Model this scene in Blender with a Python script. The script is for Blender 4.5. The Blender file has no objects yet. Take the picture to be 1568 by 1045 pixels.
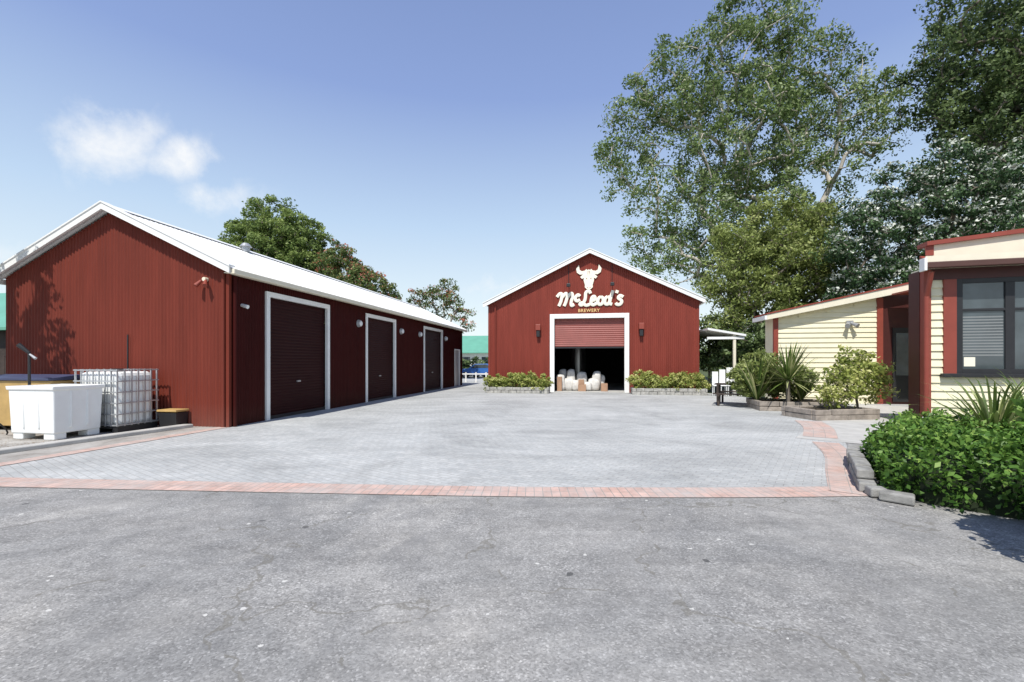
import bpy, math, random
import numpy as np
from mathutils import Vector, Matrix
R=random.Random(7)
sc=bpy.context.scene
COL=sc.collection
# ------------------------------------------------------------ node helpers
def newmat(name):
    m=bpy.data.materials.new(name); m.use_nodes=True
    nt=m.node_tree; b=nt.nodes['Principled BSDF']; return m,nt,b
def ramp(nt,fac,stops):
    r=nt.nodes.new('ShaderNodeValToRGB'); e=r.color_ramp.elements
    while len(e)<len(stops): e.new(0.5)
    for el,(p,c) in zip(e,stops):
        el.position=p; el.color=(c[0],c[1],c[2],1) if hasattr(c,'__len__') else (c,c,c,1)
    nt.links.new(fac,r.inputs[0]); return r.outputs[0]
def noise(nt,vec,scale,detail=4,rough=.55,dist=0):
    n=nt.nodes.new('ShaderNodeTexNoise'); n.inputs['Scale'].default_value=scale; n.inputs['Detail'].default_value=detail
    n.inputs['Roughness'].default_value=rough; n.inputs['Distortion'].default_value=dist
    nt.links.new(vec,n.inputs['Vector']); return n.outputs['Fac']
def mixc(nt,a,b,fac,mode='MIX'):
    m=nt.nodes.new('ShaderNodeMix'); m.data_type='RGBA'; m.blend_type=mode
    for s,v in ((m.inputs[6],a),(m.inputs[7],b),(m.inputs[0],fac)):
        if isinstance(v,bpy.types.NodeSocket): nt.links.new(v,s)
        else:
            if s==m.inputs[0]: s.default_value=v
            else: s.default_value=(v[0],v[1],v[2],1)
    return m.outputs[2]
def mth(nt,op,a,b=None,c=None):
    m=nt.nodes.new('ShaderNodeMath'); m.operation=op
    for i,v in enumerate((a,b,c)):
        if v is None: continue
        if isinstance(v,bpy.types.NodeSocket): nt.links.new(v,m.inputs[i])
        else: m.inputs[i].default_value=v
    return m.outputs[0]
def objco(nt):
    return nt.nodes.new('ShaderNodeTexCoord').outputs['Object']
def bump(nt,b,h,strength=.3,dist=.01):
    n=nt.nodes.new('ShaderNodeBump'); n.inputs['Strength'].default_value=strength; n.inputs['Distance'].default_value=dist
    nt.links.new(h,n.inputs['Height']); nt.links.new(n.outputs[0],b.inputs['Normal'])
def simple(name,col,rough=.6,var=.2,scale=3,metal=0,bumps=0,streak=False,spec=.5):
    m,nt,b=newmat(name); co=objco(nt)
    if streak:
        mp=nt.nodes.new('ShaderNodeMapping'); mp.inputs['Scale'].default_value=(1,1,.12); nt.links.new(co,mp.inputs[0]); co2=mp.outputs[0]
    else: co2=co
    f=noise(nt,co2,scale,5,.6)
    c=ramp(nt,f,[(.25,[x*(1-var) for x in col]),(.75,[min(1,x*(1+var)) for x in col])])
    nt.links.new(c,b.inputs['Base Color']); b.inputs['Roughness'].default_value=rough; b.inputs['Metallic'].default_value=metal
    b.inputs['Specular IOR Level'].default_value=spec
    if bumps: bump(nt,b,noise(nt,co,scale*12,4),bumps,.01)
    return m
def paint(name,col,dust=(.3,.2,.16),spec=.22):
    m,nt,b=newmat(name); co=objco(nt)
    mp=nt.nodes.new('ShaderNodeMapping'); mp.inputs['Scale'].default_value=(1.6,1.6,.14); nt.links.new(co,mp.inputs[0])
    c=ramp(nt,noise(nt,mp.outputs[0],2.2,6,.65),[(.25,[x*.8 for x in col]),(.5,col),(.78,[x*1.22 for x in col])])
    s=nt.nodes.new('ShaderNodeSeparateXYZ'); nt.links.new(co,s.inputs[0])
    low=mth(nt,'MULTIPLY',mth(nt,'SUBTRACT',1,mth(nt,'MINIMUM',mth(nt,'DIVIDE',mth(nt,'MAXIMUM',s.outputs[2],0),.6),1)),mth(nt,'MULTIPLY',noise(nt,co,5,5,.7),.32))
    c=mixc(nt,c,dust,low)
    nt.links.new(c,b.inputs['Base Color'])
    nt.links.new(ramp(nt,noise(nt,co,3,4),[(.3,.45),(.7,.65)]),b.inputs['Roughness'])
    b.inputs['Specular IOR Level'].default_value=spec
    return m
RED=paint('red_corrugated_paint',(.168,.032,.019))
RED_HAZE=paint('red_barn_paint_hazed',(.215,.043,.029))  # wall red lightened for the barn front, distance haze put into the colour
RED_SHADE=paint('side_wall_red_shade',(.045,.006,.005),(.08,.05,.035),.10)  # wall red darkened for the side away from the sun, shade in the colour
REDD=simple('red_trim_paint',(.27,.055,.035),.5,.12,3)
DOORRED_SHADE=simple('roller_steel_shade',(.026,.005,.005),.55,.15,2,spec=.12)  # door red darkened too, side-wall shade put into the colour
DOORRED2=simple('red_roller_steel_b',(.28,.075,.06),.45,.12,2)
MAROON=simple('maroon_paint_entry_shade',(.06,.012,.01),.5,.15,3)  # plain maroon on the frieze; on the entry wall its darkness paints recess shade
WHITE=simple('white_trim_paint',(.84,.84,.81),.5,.06,2)
ROOFW=simple('white_roof_steel',(.84,.84,.82),.45,.07,1.2,streak=True)
SIGNW=simple('cream_sign_paint',(.88,.83,.68),.6,.04,4)
SIGNY=simple('amber_sign_paint',(.78,.52,.22),.6,.04,4)
CREAM=simple('cream_weatherboard_paint',(.84,.78,.56),.55,.07,2.5)
CREAML=simple('cream_fascia_paint',(.80,.74,.58),.55,.06,2.5)
DARK=simple('dark_metal',(.02,.02,.022),.5,.2,5)
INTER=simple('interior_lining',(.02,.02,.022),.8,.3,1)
CONC=simple('concrete',(.47,.46,.43),.85,.18,2.5,bumps=.4)
STONE=simple('stone_block',(.37,.36,.33),.9,.4,6,bumps=.7)
TIMB=simple('weathered_sleeper',(.30,.26,.22),.85,.4,5,bumps=.6)
WOOD=simple('dark_stained_wood',(.05,.035,.028),.7,.3,6)
SOIL=simple('soil',(.06,.045,.03),.95,.4,8,bumps=.8)
GREENR=simple('green_roof_steel',(.13,.36,.26),.5,.1,1)
STEEL=simple('stainless_steel',(.4,.4,.4),.3,.1,2,metal=.9)
GALV=simple('galvanised_tube',(.45,.46,.47),.4,.1,4,metal=.5)
PLW=simple('white_polyethylene',(.85,.86,.84),.45,.05,3)
OCH=simple('ochre_plastic',(.50,.33,.12),.55,.2,3)
LID=simple('navy_lid_plastic',(.05,.06,.12),.5,.2,3)
BARK=simple('bark',(.17,.145,.115),.9,.35,4,bumps=.6)
BARKL=simple('pale_bark',(.44,.40,.34),.9,.35,3,bumps=.5)
BLUE=simple('blue_car_paint',(.04,.15,.45),.25,.05,1)
RUBBER=simple('rubber',(.02,.02,.02),.8,.1,5)
BAG=simple('white_bag_fabric',(.62,.60,.56),.8,.25,5,bumps=.5)
CARD=simple('cardboard',(.40,.24,.15),.8,.2,3)
def glass(name,tint=(.04,.05,.055)):
    m,nt,b=newmat(name); co=objco(nt)
    f=noise(nt,co,1.3,3)
    nt.links.new(ramp(nt,f,[(.3,tint),(.7,[x*2.2 for x in tint])]),b.inputs['Base Color'])
    b.inputs['Roughness'].default_value=.04; b.inputs['IOR'].default_value=1.7; return m
GLASS=glass('window_glass')
m,nt,b=newmat('yard_concrete_dirt'); co=objco(nt)
c=ramp(nt,noise(nt,co,1.3,8,.7,.4),[(.3,(.19,.17,.145)),(.5,(.35,.33,.30)),(.7,(.46,.45,.42))])
nt.links.new(c,b.inputs['Base Color']); b.inputs['Roughness'].default_value=.92; bump(nt,b,noise(nt,co,18,6,.7),.6,.02)
CONCD=m
def mesh(name,v,f,mat=None,parent=None,smooth=False,bev=0):
    me=bpy.data.meshes.new(name); me.from_pydata([tuple(p) for p in v],[],f); me.update()
    if mat: me.materials.append(mat)
    if smooth: me.polygons.foreach_set('use_smooth',[True]*len(me.polygons))
    o=bpy.data.objects.new(name,me); COL.objects.link(o)
    if parent: o.parent=parent
    if bev:
        b=o.modifiers.new('bev','BEVEL'); b.width=bev; b.segments=2
    return o
def empty(name,loc=(0,0,0),rz=0):
    e=bpy.data.objects.new(name,None); e.empty_display_size=.3; COL.objects.link(e); e.location=loc; e.rotation_euler=(0,0,math.radians(rz)); return e
BF=[(0,3,2,1),(4,5,6,7),(0,1,5,4),(1,2,6,5),(2,3,7,6),(3,0,4,7)]
def bv(x0,x1,y0,y1,z0,z1):
    return [(x0,y0,z0),(x1,y0,z0),(x1,y1,z0),(x0,y1,z0),(x0,y0,z1),(x1,y0,z1),(x1,y1,z1),(x0,y1,z1)]
def box(name,x0,x1,y0,y1,z0,z1,mat,parent=None,bev=0):
    return mesh(name,bv(x0,x1,y0,y1,z0,z1),BF,mat,parent,bev=bev)
def boxes(name,L,mat,parent=None,bev=0):
    v=[];f=[]
    for b in L:
        o=len(v); v+=bv(*b); f+=[tuple(i+o for i in q) for q in BF]
    return mesh(name,v,f,mat,parent,bev=bev)
def prism(name,pts,axis,d0,d1,mat,parent=None,bev=0):
    n=len(pts)
    def P(a,b,d): return (a,d,b) if axis=='y' else ((d,a,b) if axis=='x' else (a,b,d))
    v=[P(a,b,d0) for a,b in pts]+[P(a,b,d1) for a,b in pts]
    f=[tuple(range(n)),tuple(range(2*n-1,n-1,-1))]+[(i,i+n,(i+1)%n+n,(i+1)%n) for i in range(n)]
    o=mesh(name,v,f,mat,parent,bev=bev)
    import bmesh
    bm=bmesh.new(); bm.from_mesh(o.data); bmesh.ops.recalc_face_normals(bm,faces=bm.faces); bm.to_mesh(o.data); bm.free()
    return o
def cyl(name,p0,p1,r0,r1,mat,parent=None,seg=12):
    p0=Vector(p0);p1=Vector(p1);d=(p1-p0).normalized()
    a=d.orthogonal().normalized(); b=d.cross(a)
    v=[];f=[]
    for p,r in ((p0,r0),(p1,r1)):
        for i in range(seg):
            t=2*math.pi*i/seg; v.append(p+a*math.cos(t)*r+b*math.sin(t)*r)
    f=[(i,(i+1)%seg,(i+1)%seg+seg,i+seg) for i in range(seg)]+[tuple(range(seg-1,-1,-1)),tuple(range(seg,2*seg))]
    return mesh(name,v,f,mat,parent,smooth=False)
def corr(name,axis,a0,a1,c,zb,zt,mat,parent,per=.1,amp=.014,seg=8):
    n=int((a1-a0)/per*seg); v=[];f=[]
    for i in range(n+1):
        a=a0+(a1-a0)*i/n; off=amp*math.sin(2*math.pi*(a-a0)/per)
        for z in (zb(a),zt(a)): v.append((a,c+off,z) if axis=='x' else (c+off,a,z))
    for i in range(n): f.append((2*i,2*i+2,2*i+3,2*i+1))
    return mesh(name,v,f,mat,parent,smooth=True)
def roller(name,axis,a0,a1,c,z0,z1,mat,parent,per=.09,amp=.012):
    n=int((z1-z0)/per*6); v=[];f=[]
    for i in range(n+1):
        z=z0+(z1-z0)*i/n; ph=(z-z0)/per; off=amp*abs(math.sin(math.pi*ph))
        for a in (a0,a1): v.append((a,c-off,z) if axis=='x' else (c+off,a,z))
    for i in range(n): f.append((2*i,2*i+1,2*i+3,2*i+2))
    return mesh(name,v,f,mat,parent)
def roofslope(name,xe,ze,xr,zr,y0,y1,mat,parent,per=.15,amp=.014):
    n=int((y1-y0)/per*6); v=[];f=[]
    for i in range(n+1):
        y=y0+(y1-y0)*i/n; o=amp*math.sin(2*math.pi*(y-y0)/per)
        v.append((xe,y,ze+o)); v.append((xr,y,zr+o))
    for i in range(n): f.append((2*i,2*i+1,2*i+3,2*i+2))
    return mesh(name,v,f,mat,parent,smooth=True)
# ------------------------------------------------------------ ground
def sheet(name,pts,z,mat):
    return mesh(name,[(x,y,z) for x,y in pts],[tuple(range(len(pts)))],mat)
m,nt,b=newmat('grass_ground'); co=objco(nt)
nt.links.new(ramp(nt,noise(nt,co,.4,8,.7),[(.3,(.04,.06,.018)),(.7,(.09,.11,.035))]),b.inputs['Base Color']); b.inputs['Roughness'].default_value=.95
sheet('ground',[(-500,-300),(500,-300),(500,700),(-500,700)],0,m)
# asphalt
m,nt,b=newmat('asphalt'); co=objco(nt)
c1=ramp(nt,noise(nt,co,.42,8,.66,1.2),[(.30,(.205,.205,.20)),(.44,(.262,.258,.248)),(.56,(.308,.30,.284)),(.72,(.41,.393,.36))])
mpa=nt.nodes.new('ShaderNodeMapping'); mpa.inputs['Rotation'].default_value=(0,0,.5); mpa.inputs['Scale'].default_value=(.35,1.5,1); nt.links.new(co,mpa.inputs[0])
c2=mixc(nt,c1,ramp(nt,noise(nt,mpa.outputs[0],1.1,8,.72,.8),[(.3,.76),(.5,1.0),(.72,1.26)]),.85,'MULTIPLY')
c2=mixc(nt,c2,ramp(nt,noise(nt,co,4.5,7,.78),[(.3,.74),(.5,1.0),(.7,1.28)]),.75,'MULTIPLY')
vg=nt.nodes.new('ShaderNodeTexVoronoi'); vg.inputs['Scale'].default_value=85; nt.links.new(co,vg.inputs['Vector'])
sg=nt.nodes.new('ShaderNodeSeparateColor'); nt.links.new(vg.outputs['Color'],sg.inputs[0])
gfac=ramp(nt,noise(nt,co,.8,5,.6),[(.35,.35),(.65,.75)])
c2=mixc(nt,c2,ramp(nt,sg.outputs[0],[(0,.5),(.5,.97),(.88,1.2),(1,1.9)]),gfac,'MULTIPLY')
v=nt.nodes.new('ShaderNodeTexVoronoi'); v.inputs['Scale'].default_value=4.3; nt.links.new(co,v.inputs['Vector'])
chip=mth(nt,'MULTIPLY',mth(nt,'LESS_THAN',mth(nt,'ADD',v.outputs['Distance'],mth(nt,'MULTIPLY',noise(nt,co,26,3),.2)),.18),mth(nt,'GREATER_THAN',noise(nt,co,.8,4),.5))
c2=mixc(nt,c2,(.62,.61,.57),mth(nt,'MULTIPLY',chip,.8))
v4=nt.nodes.new('ShaderNodeTexVoronoi'); v4.inputs['Scale'].default_value=1.7; nt.links.new(co,v4.inputs['Vector'])
dk=mth(nt,'LESS_THAN',mth(nt,'ADD',v4.outputs['Distance'],mth(nt,'MULTIPLY',noise(nt,co,14,3),.14)),.12)
c2=mixc(nt,c2,(.07,.07,.07),mth(nt,'MULTIPLY',dk,.8))
stain=ramp(nt,noise(nt,co,.8,5,.6,1.5),[(.57,0),(.68,.35)])
c2=mixc(nt,c2,(.15,.15,.15),stain)
v2=nt.nodes.new('ShaderNodeTexVoronoi'); v2.feature='DISTANCE_TO_EDGE'; v2.inputs['Scale'].default_value=.5
nn=nt.nodes.new('ShaderNodeTexNoise'); nn.inputs['Scale'].default_value=2.5; nn.inputs['Detail'].default_value=7; nt.links.new(co,nn.inputs['Vector'])
va=nt.nodes.new('ShaderNodeVectorMath'); va.operation='ADD'; nt.links.new(co,va.inputs[0])
vs=nt.nodes.new('ShaderNodeVectorMath'); vs.operation='SCALE'; vs.inputs[3].default_value=.8; nt.links.new(nn.outputs['Color'],vs.inputs[0]); nt.links.new(vs.outputs[0],va.inputs[1])
nt.links.new(va.outputs[0],v2.inputs['Vector'])
cr=mth(nt,'MULTIPLY',mth(nt,'LESS_THAN',v2.outputs['Distance'],.007),mth(nt,'GREATER_THAN',noise(nt,co,.9,4),.5))
c3=mixc(nt,c2,(.15,.14,.115),mth(nt,'MULTIPLY',cr,.5))
nt.links.new(c3,b.inputs['Base Color']); b.inputs['Roughness'].default_value=.9; b.inputs['Specular IOR Level'].default_value=.3
bump(nt,b,noise(nt,co,70,3,.7),.35,.01)
sheet('asphalt_road',[(-60,-40),(60,-40),(60,9),(-60,9)],.004,m)
# pavers
m,nt,b=newmat('grey_block_pavers'); co=objco(nt)
mp=nt.nodes.new('ShaderNodeMapping'); mp.inputs['Rotation'].default_value=(0,0,math.radians(35)); nt.links.new(co,mp.inputs[0])
br=nt.nodes.new('ShaderNodeTexBrick'); nt.links.new(mp.outputs[0],br.inputs['Vector'])
br.inputs['Scale'].default_value=1; br.inputs['Brick Width'].default_value=.2; br.inputs['Row Height'].default_value=.1; br.inputs['Mortar Size'].default_value=.005
br.inputs['Color1'].default_value=(.395,.405,.398,1); br.inputs['Color2'].default_value=(.455,.46,.446,1); br.inputs['Mortar'].default_value=(.31,.305,.29,1)
cc=mixc(nt,br.outputs['Color'],ramp(nt,noise(nt,co,.32,8,.7,1.2),[(.32,.76),(.5,1.0),(.70,1.16)]),.95,'MULTIPLY')
mp2=nt.nodes.new('ShaderNodeMapping'); mp2.inputs['Scale'].default_value=(.3,1.3,1); mp2.inputs['Rotation'].default_value=(0,0,-.12); nt.links.new(co,mp2.inputs[0])
cc=mixc(nt,cc,ramp(nt,noise(nt,mp2.outputs[0],.8,7,.72),[(.35,.86),(.65,1.12)]),.9,'MULTIPLY')
cc=mixc(nt,cc,ramp(nt,noise(nt,co,14,6,.78),[(.3,.76),(.7,1.23)]),.75,'MULTIPLY')
nt.links.new(cc,b.inputs['Base Color']); b.inputs['Roughness'].default_value=.9; b.inputs['Specular IOR Level'].default_value=.3
bump(nt,b,br.outputs['Fac'],-.3,.005)
sheet('paved_courtyard',[(-8.5,6.2),(-6.8,6.05),(-3,5.8),(0,5.62),(2.5,5.6),(4.35,5.75),(5.5,7.3),(8.2,11.5),(12,12.5),(16,17.2),(11,19),(10,24),(10,60),(-9,60),(-7.0,11.15),(-7.9,7.0)],.008,m)
# brick band
m,nt,b=newmat('pink_brick_pavers'); uv=nt.nodes.new('ShaderNodeTexCoord').outputs['UV']; co=objco(nt)
br=nt.nodes.new('ShaderNodeTexBrick'); nt.links.new(uv,br.inputs['Vector']); br.offset=0
br.inputs['Scale'].default_value=1; br.inputs['Brick Width'].default_value=.105; br.inputs['Row Height'].default_value=.215; br.inputs['Mortar Size'].default_value=.006
br.inputs['Color1'].default_value=(.60,.41,.34,1); br.inputs['Color2'].default_value=(.50,.33,.27,1); br.inputs['Mortar'].default_value=(.30,.255,.225,1)
cc=mixc(nt,br.outputs['Color'],ramp(nt,noise(nt,co,5,6,.7),[(.3,.68),(.7,1.25)]),.85,'MULTIPLY')
cc=mixc(nt,cc,(.45,.435,.41),ramp(nt,noise(nt,co,1.3,8,.75),[(.4,0),(.7,.85)]))
nt.links.new(cc,b.inputs['Base Color']); b.inputs['Roughness'].default_value=.85
bump(nt,b,br.outputs['Fac'],-.4,.006)
BRK=m
def ribbon(name,pts,w,z,mat,sub=6):
    P=[Vector((x,y)) for x,y in pts]; Q=[]
    for i in range(len(P)-1):
        p0=P[max(i-1,0)];p1=P[i];p2=P[i+1];p3=P[min(i+2,len(P)-1)]
        for k in range(sub):
            t=k/sub; Q.append(.5*((2*p1)+(p2-p0)*t+(2*p0-5*p1+4*p2-p3)*t*t+(3*p1-p0-3*p2+p3)*t**3))
    Q.append(P[-1]); v=[];f=[];L=0;uvs=[]
    for i,q in enumerate(Q):
        d=(Q[min(i+1,len(Q)-1)]-Q[max(i-1,0)]).normalized(); n=Vector((-d.y,d.x))
        if i: L+=(q-Q[i-1]).length
        v+=[(*(q+n*w/2),z),(*(q-n*w/2),z)]; uvs+=[(L,w),(L,0)]
    for i in range(len(Q)-1): f.append((2*i,2*i+1,2*i+3,2*i+2))
    o=mesh(name,v,f,mat); ul=o.data.uv_layers.new(name='UVMap')
    for l in o.data.loops: ul.data[l.index].uv=uvs[l.vertex_index]
    return o
ribbon('brick_paving_band',[(-10.5,6.5),(-8.6,6.28),(-6.8,6.05),(-3,5.78),(0,5.60),(2.5,5.56),(4.3,5.62)],.43,.012,BRK)
ribbon('brick_paving_border',[(-8.35,5.9),(-7.95,7.0),(-7.5,9.0),(-7.05,11.1)],.3,.016,BRK)
ribbon('brick_paving_border',[(4.1,5.5),(4.75,6.5),(5.55,7.7),(6.2,9.0)],.45,.016,BRK)
ribbon('brick_paving_border',[(6.5,9.6),(7.4,11.0),(8.0,12.3)],.62,.016,BRK)
ribbon('concrete_path',[(6.6,9.0),(8.3,11.0),(10.6,13.4),(13.6,16.6)],1.7,.012,CONC)
sheet('yard_slab',[(-30,6.6),(-9.35,6.6),(-8.0,11.1),(-8.0,13),(-30,17)],.012,CONCD)
sheet('yard_strip',[(-9.5,6.6),(-7.6,6.6),(-6.9,11.3),(-8.1,11.4)],.006,CONCD)
prism('concrete_kerb',[(-9.45,6.6),(-9.2,6.6),(-7.8,11.15),(-8.05,11.15)],'z',.0,.09,CONC,bev=.02)
def leaf_arrays(P,size,rng,up=.6,asp=.5):
    n=len(P); N=rng.normal(size=(n,3)); N/=np.linalg.norm(N,axis=1)[:,None]; N[:,2]+=up; N/=np.linalg.norm(N,axis=1)[:,None]
    A=rng.normal(size=(n,3)); A-=N*(A*N).sum(1)[:,None]; A/=np.linalg.norm(A,axis=1)[:,None]
    B=np.cross(N,A); s=size*rng.uniform(.6,1.35,size=n)[:,None]
    V=np.stack([P+A*s,P+B*s*asp+N*s*.15,P-A*s,P-B*s*asp+N*s*.15],axis=1).reshape(-1,3)
    return V
def leafmesh(name,P,size,tone,mat,parent,rng,up=.6,asp=.5):
    V=leaf_arrays(P,size,rng,up,asp); n=len(P)
    me=bpy.data.meshes.new(name); me.vertices.add(4*n); me.vertices.foreach_set('co',V.astype(np.float32).ravel())
    me.loops.add(4*n); me.loops.foreach_set('vertex_index',np.arange(4*n,dtype=np.int32))
    me.polygons.add(n); me.polygons.foreach_set('loop_start',np.arange(0,4*n,4,dtype=np.int32))
    try: me.polygons.foreach_set('loop_total',np.full(n,4,dtype=np.int32))
    except Exception: pass
    me.update(calc_edges=True)
    at=me.attributes.new('tone','FLOAT','POINT'); at.data.foreach_set('value',np.repeat(np.clip(tone,0,1),4).astype(np.float32))
    me.materials.append(mat); o=bpy.data.objects.new(name,me); COL.objects.link(o)
    if parent: o.parent=parent
    return o
def leafmat(name,stops,trans=.3,rough=.5):
    m,nt,b=newmat(name); at=nt.nodes.new('ShaderNodeAttribute'); at.attribute_name='tone'
    c=ramp(nt,at.outputs['Fac'],stops); nt.links.new(c,b.inputs['Base Color']); b.inputs['Roughness'].default_value=rough
    b.inputs['Specular IOR Level'].default_value=.25
    tr=nt.nodes.new('ShaderNodeBsdfTranslucent'); nt.links.new(c,tr.inputs[0])
    mx=nt.nodes.new('ShaderNodeMixShader'); mx.inputs[0].default_value=trans
    nt.links.new(b.outputs[0],mx.inputs[1]); nt.links.new(tr.outputs[0],mx.inputs[2]); nt.links.new(mx.outputs[0],nt.nodes['Material Output'].inputs[0])
    return m
LF_BIG=leafmat('poplar_leaf',[(0,(.06,.10,.026)),(.5,(.165,.235,.075)),(.82,(.28,.36,.14)),(1,(.48,.53,.35))],.3)
LF_DK=leafmat('dark_tree_leaf',[(0,(.035,.06,.022)),(.6,(.12,.175,.06)),(1,(.27,.34,.15))],.28)
LF_POH=leafmat('pohutukawa_leaf',[(0,(.018,.042,.016)),(.6,(.06,.115,.042)),(.84,(.13,.20,.09)),(.9,(.55,.59,.49)),(1,(.72,.74,.65))],.15)
LF_OL=leafmat('olive_leaf',[(0,(.10,.13,.03)),(.6,(.27,.33,.095)),(1,(.48,.52,.21))],.3)
LF_RND=leafmat('round_tree_leaf',[(0,(.06,.10,.025)),(.6,(.22,.30,.085)),(1,(.42,.50,.17))],.3)
LF_FLW=leafmat('red_flower_tree_leaf',[(0,(.05,.09,.025)),(.55,(.16,.22,.07)),(.8,(.28,.31,.12)),(.85,(.5,.15,.09)),(1,(.62,.25,.18))],.3)
LF_HDG=leafmat('hedge_leaf',[(0,(.03,.075,.014)),(.6,(.125,.25,.045)),(1,(.31,.45,.10))],.3,.4)
LF_YEL=leafmat('lime_shrub_leaf',[(0,(.14,.19,.04)),(.5,(.38,.43,.11)),(1,(.68,.66,.28))],.35)
LF_DIST=leafmat('distant_foliage',[(0,(.05,.09,.03)),(1,(.15,.2,.07))],.2)
LF_BLD=leafmat('flax_blade',[(0,(.05,.09,.02)),(.5,(.18,.26,.06)),(1,(.64,.61,.32))],.2,.4)
LF_LIT=leafmat('dry_leaf',[(0,(.12,.07,.03)),(1,(.32,.22,.12))],.1)
rg=np.random.default_rng(5)
q=rg.uniform(size=(900,2)); LP=np.stack([-9.35+q[:,0]**2*-3+q[:,1]*1.3,6.9+q[:,1]*4.3,np.full(900,.022)],1)
leafmesh('leaf_litter',LP,.02,rg.uniform(size=len(LP)),LF_LIT,None,rg,6)
def tubes(name,segs,mat,parent,ns=6):
    v=[];f=[]
    for p0,p1,r0,r1 in segs:
        d=(p1-p0)
        if d.length<1e-4: continue
        d.normalize(); a=d.orthogonal().normalized(); b=d.cross(a); o=len(v)
        for p,r in ((p0,r0),(p1,r1)):
            for i in range(ns):
                t=2*math.pi*i/ns; v.append(p+a*(math.cos(t)*r)+b*(math.sin(t)*r))
        f+=[(o+i,o+(i+1)%ns,o+(i+1)%ns+ns,o+i+ns) for i in range(ns)]
    return mesh(name,v,f,mat,parent,smooth=True)
def tree(name,base,top,blobs,nclump,nleaf,size,cr,lmat,bmat,tr,seed,up=.5,flat=.7,asp=.5,shell=.5,tone_hi=.0,rmin=.012,tophi=0):
    rng=np.random.default_rng(seed); E=empty(name)
    w=np.array([b[3]**2.3 for b in blobs]); w/=w.sum(); C=[]
    k=rng.choice(len(blobs),size=nclump*3,p=w)
    mind=cr*.75
    for j in k:
        b=blobs[j]; d=rng.normal(size=3); d/=np.linalg.norm(d); rr=b[3]*rng.uniform(0,1)**shell
        p=np.array([b[0]+d[0]*rr,b[1]+d[1]*rr*(b[4] if len(b)>4 else 1),b[2]+d[2]*rr])
        if p[2]<.15: continue
        if C and np.min(np.linalg.norm(np.array(C)-p,axis=1))<mind: continue
        C.append(p)
        if len(C)>=nclump: break
    C=np.array(C); base=np.array(base,float); top=np.array(top,float)
    nodes=[base+(top-base)*t+np.array([math.sin(t*5+seed),math.cos(t*4+seed),0])*tr*.6*(t>0) for t in np.linspace(0,1,7)]
    par=[-1,0,1,2,3,4,5]
    order=np.argsort(np.linalg.norm(C-top,axis=1))
    for i in order:
        p=C[i]; A=np.array(nodes[2:]); dv=p-A; dist=np.linalg.norm(dv,axis=1)
        cost=dist*(1+.9*np.clip(-dv[:,2]/(dist+1e-6),-.2,1))
        j=int(np.argmin(cost))+2; q=nodes[j]
        mid=(p+q)/2+np.array([0,0,.08*dist[j-2]])+rng.normal(size=3)*.06*dist[j-2]
        nodes.append(mid); par.append(j); nodes.append(p); par.append(len(nodes)-2)
    cnt=np.zeros(len(nodes))
    for i in range(len(nodes)-1,0,-1):
        cnt[i]+=1; cnt[par[i]]+=cnt[i]
    cnt[0]+=1; rad=np.maximum(tr*np.sqrt(cnt/cnt[0])**1.05,rmin)
    segs=[(Vector(nodes[par[i]]),Vector(nodes[i]),float(min(rad[par[i]],rad[i]*1.5)),float(rad[i])) for i in range(1,len(nodes))]
    tubes('trunk_and_limbs',segs,bmat,E)
    n=len(C)*nleaf; ci=np.repeat(np.arange(len(C)),nleaf); d=rng.normal(size=(n,3)); d/=np.linalg.norm(d,axis=1)[:,None]
    csz=cr*rng.uniform(.55,1.3,size=len(C))
    rr=csz[ci]*rng.uniform(0,1,size=n)**.45
    P=C[ci]+d*rr[:,None]*np.array([1,1,flat])
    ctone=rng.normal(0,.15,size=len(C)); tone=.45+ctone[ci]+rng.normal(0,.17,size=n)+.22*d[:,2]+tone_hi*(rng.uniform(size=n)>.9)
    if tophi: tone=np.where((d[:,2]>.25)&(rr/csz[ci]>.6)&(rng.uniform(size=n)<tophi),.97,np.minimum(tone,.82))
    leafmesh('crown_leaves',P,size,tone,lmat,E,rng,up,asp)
    return E
def blades(name,base,n,length,width,mat,seed,emin=25,emax=85,droop=.5,stem=0):
    rng=random.Random(seed); E=empty(name); v=[];f=[];tn=[]
    B=Vector(base)
    if stem: cyl('stem',base,(base[0],base[1],base[2]+stem),.07,.06,BARK,E,8)
    for k in range(n):
        az=rng.uniform(0,2*math.pi); el=math.radians(rng.uniform(emin,emax)); L=length*rng.uniform(.6,1.1); w=width*rng.uniform(.7,1.2)
        h=Vector((math.cos(az),math.sin(az),0)); s=Vector((-h.y,h.x,0)); tone=rng.random()
        o=len(v); S=6
        for i in range(S+1):
            t=i/S; p=B+Vector((0,0,stem*.95))+h*(.03+L*math.cos(el)*t+L*.15*droop*t*t)+Vector((0,0,L*math.sin(el)*t-droop*L*.45*t*t*t))
            ww=w*(1-t)**.7*(.6+.8*min(t*3,1))*.6+.001
            v+=[p+s*ww,p-s*ww]; tn+=[tone,tone]
        f+=[(o+2*i,o+2*i+1,o+2*i+3,o+2*i+2) for i in range(S)]
    o=mesh('blades',v,f,mat,E); at=o.data.attributes.new('tone','FLOAT','POINT'); at.data.foreach_set('value',tn)
    return E
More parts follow.
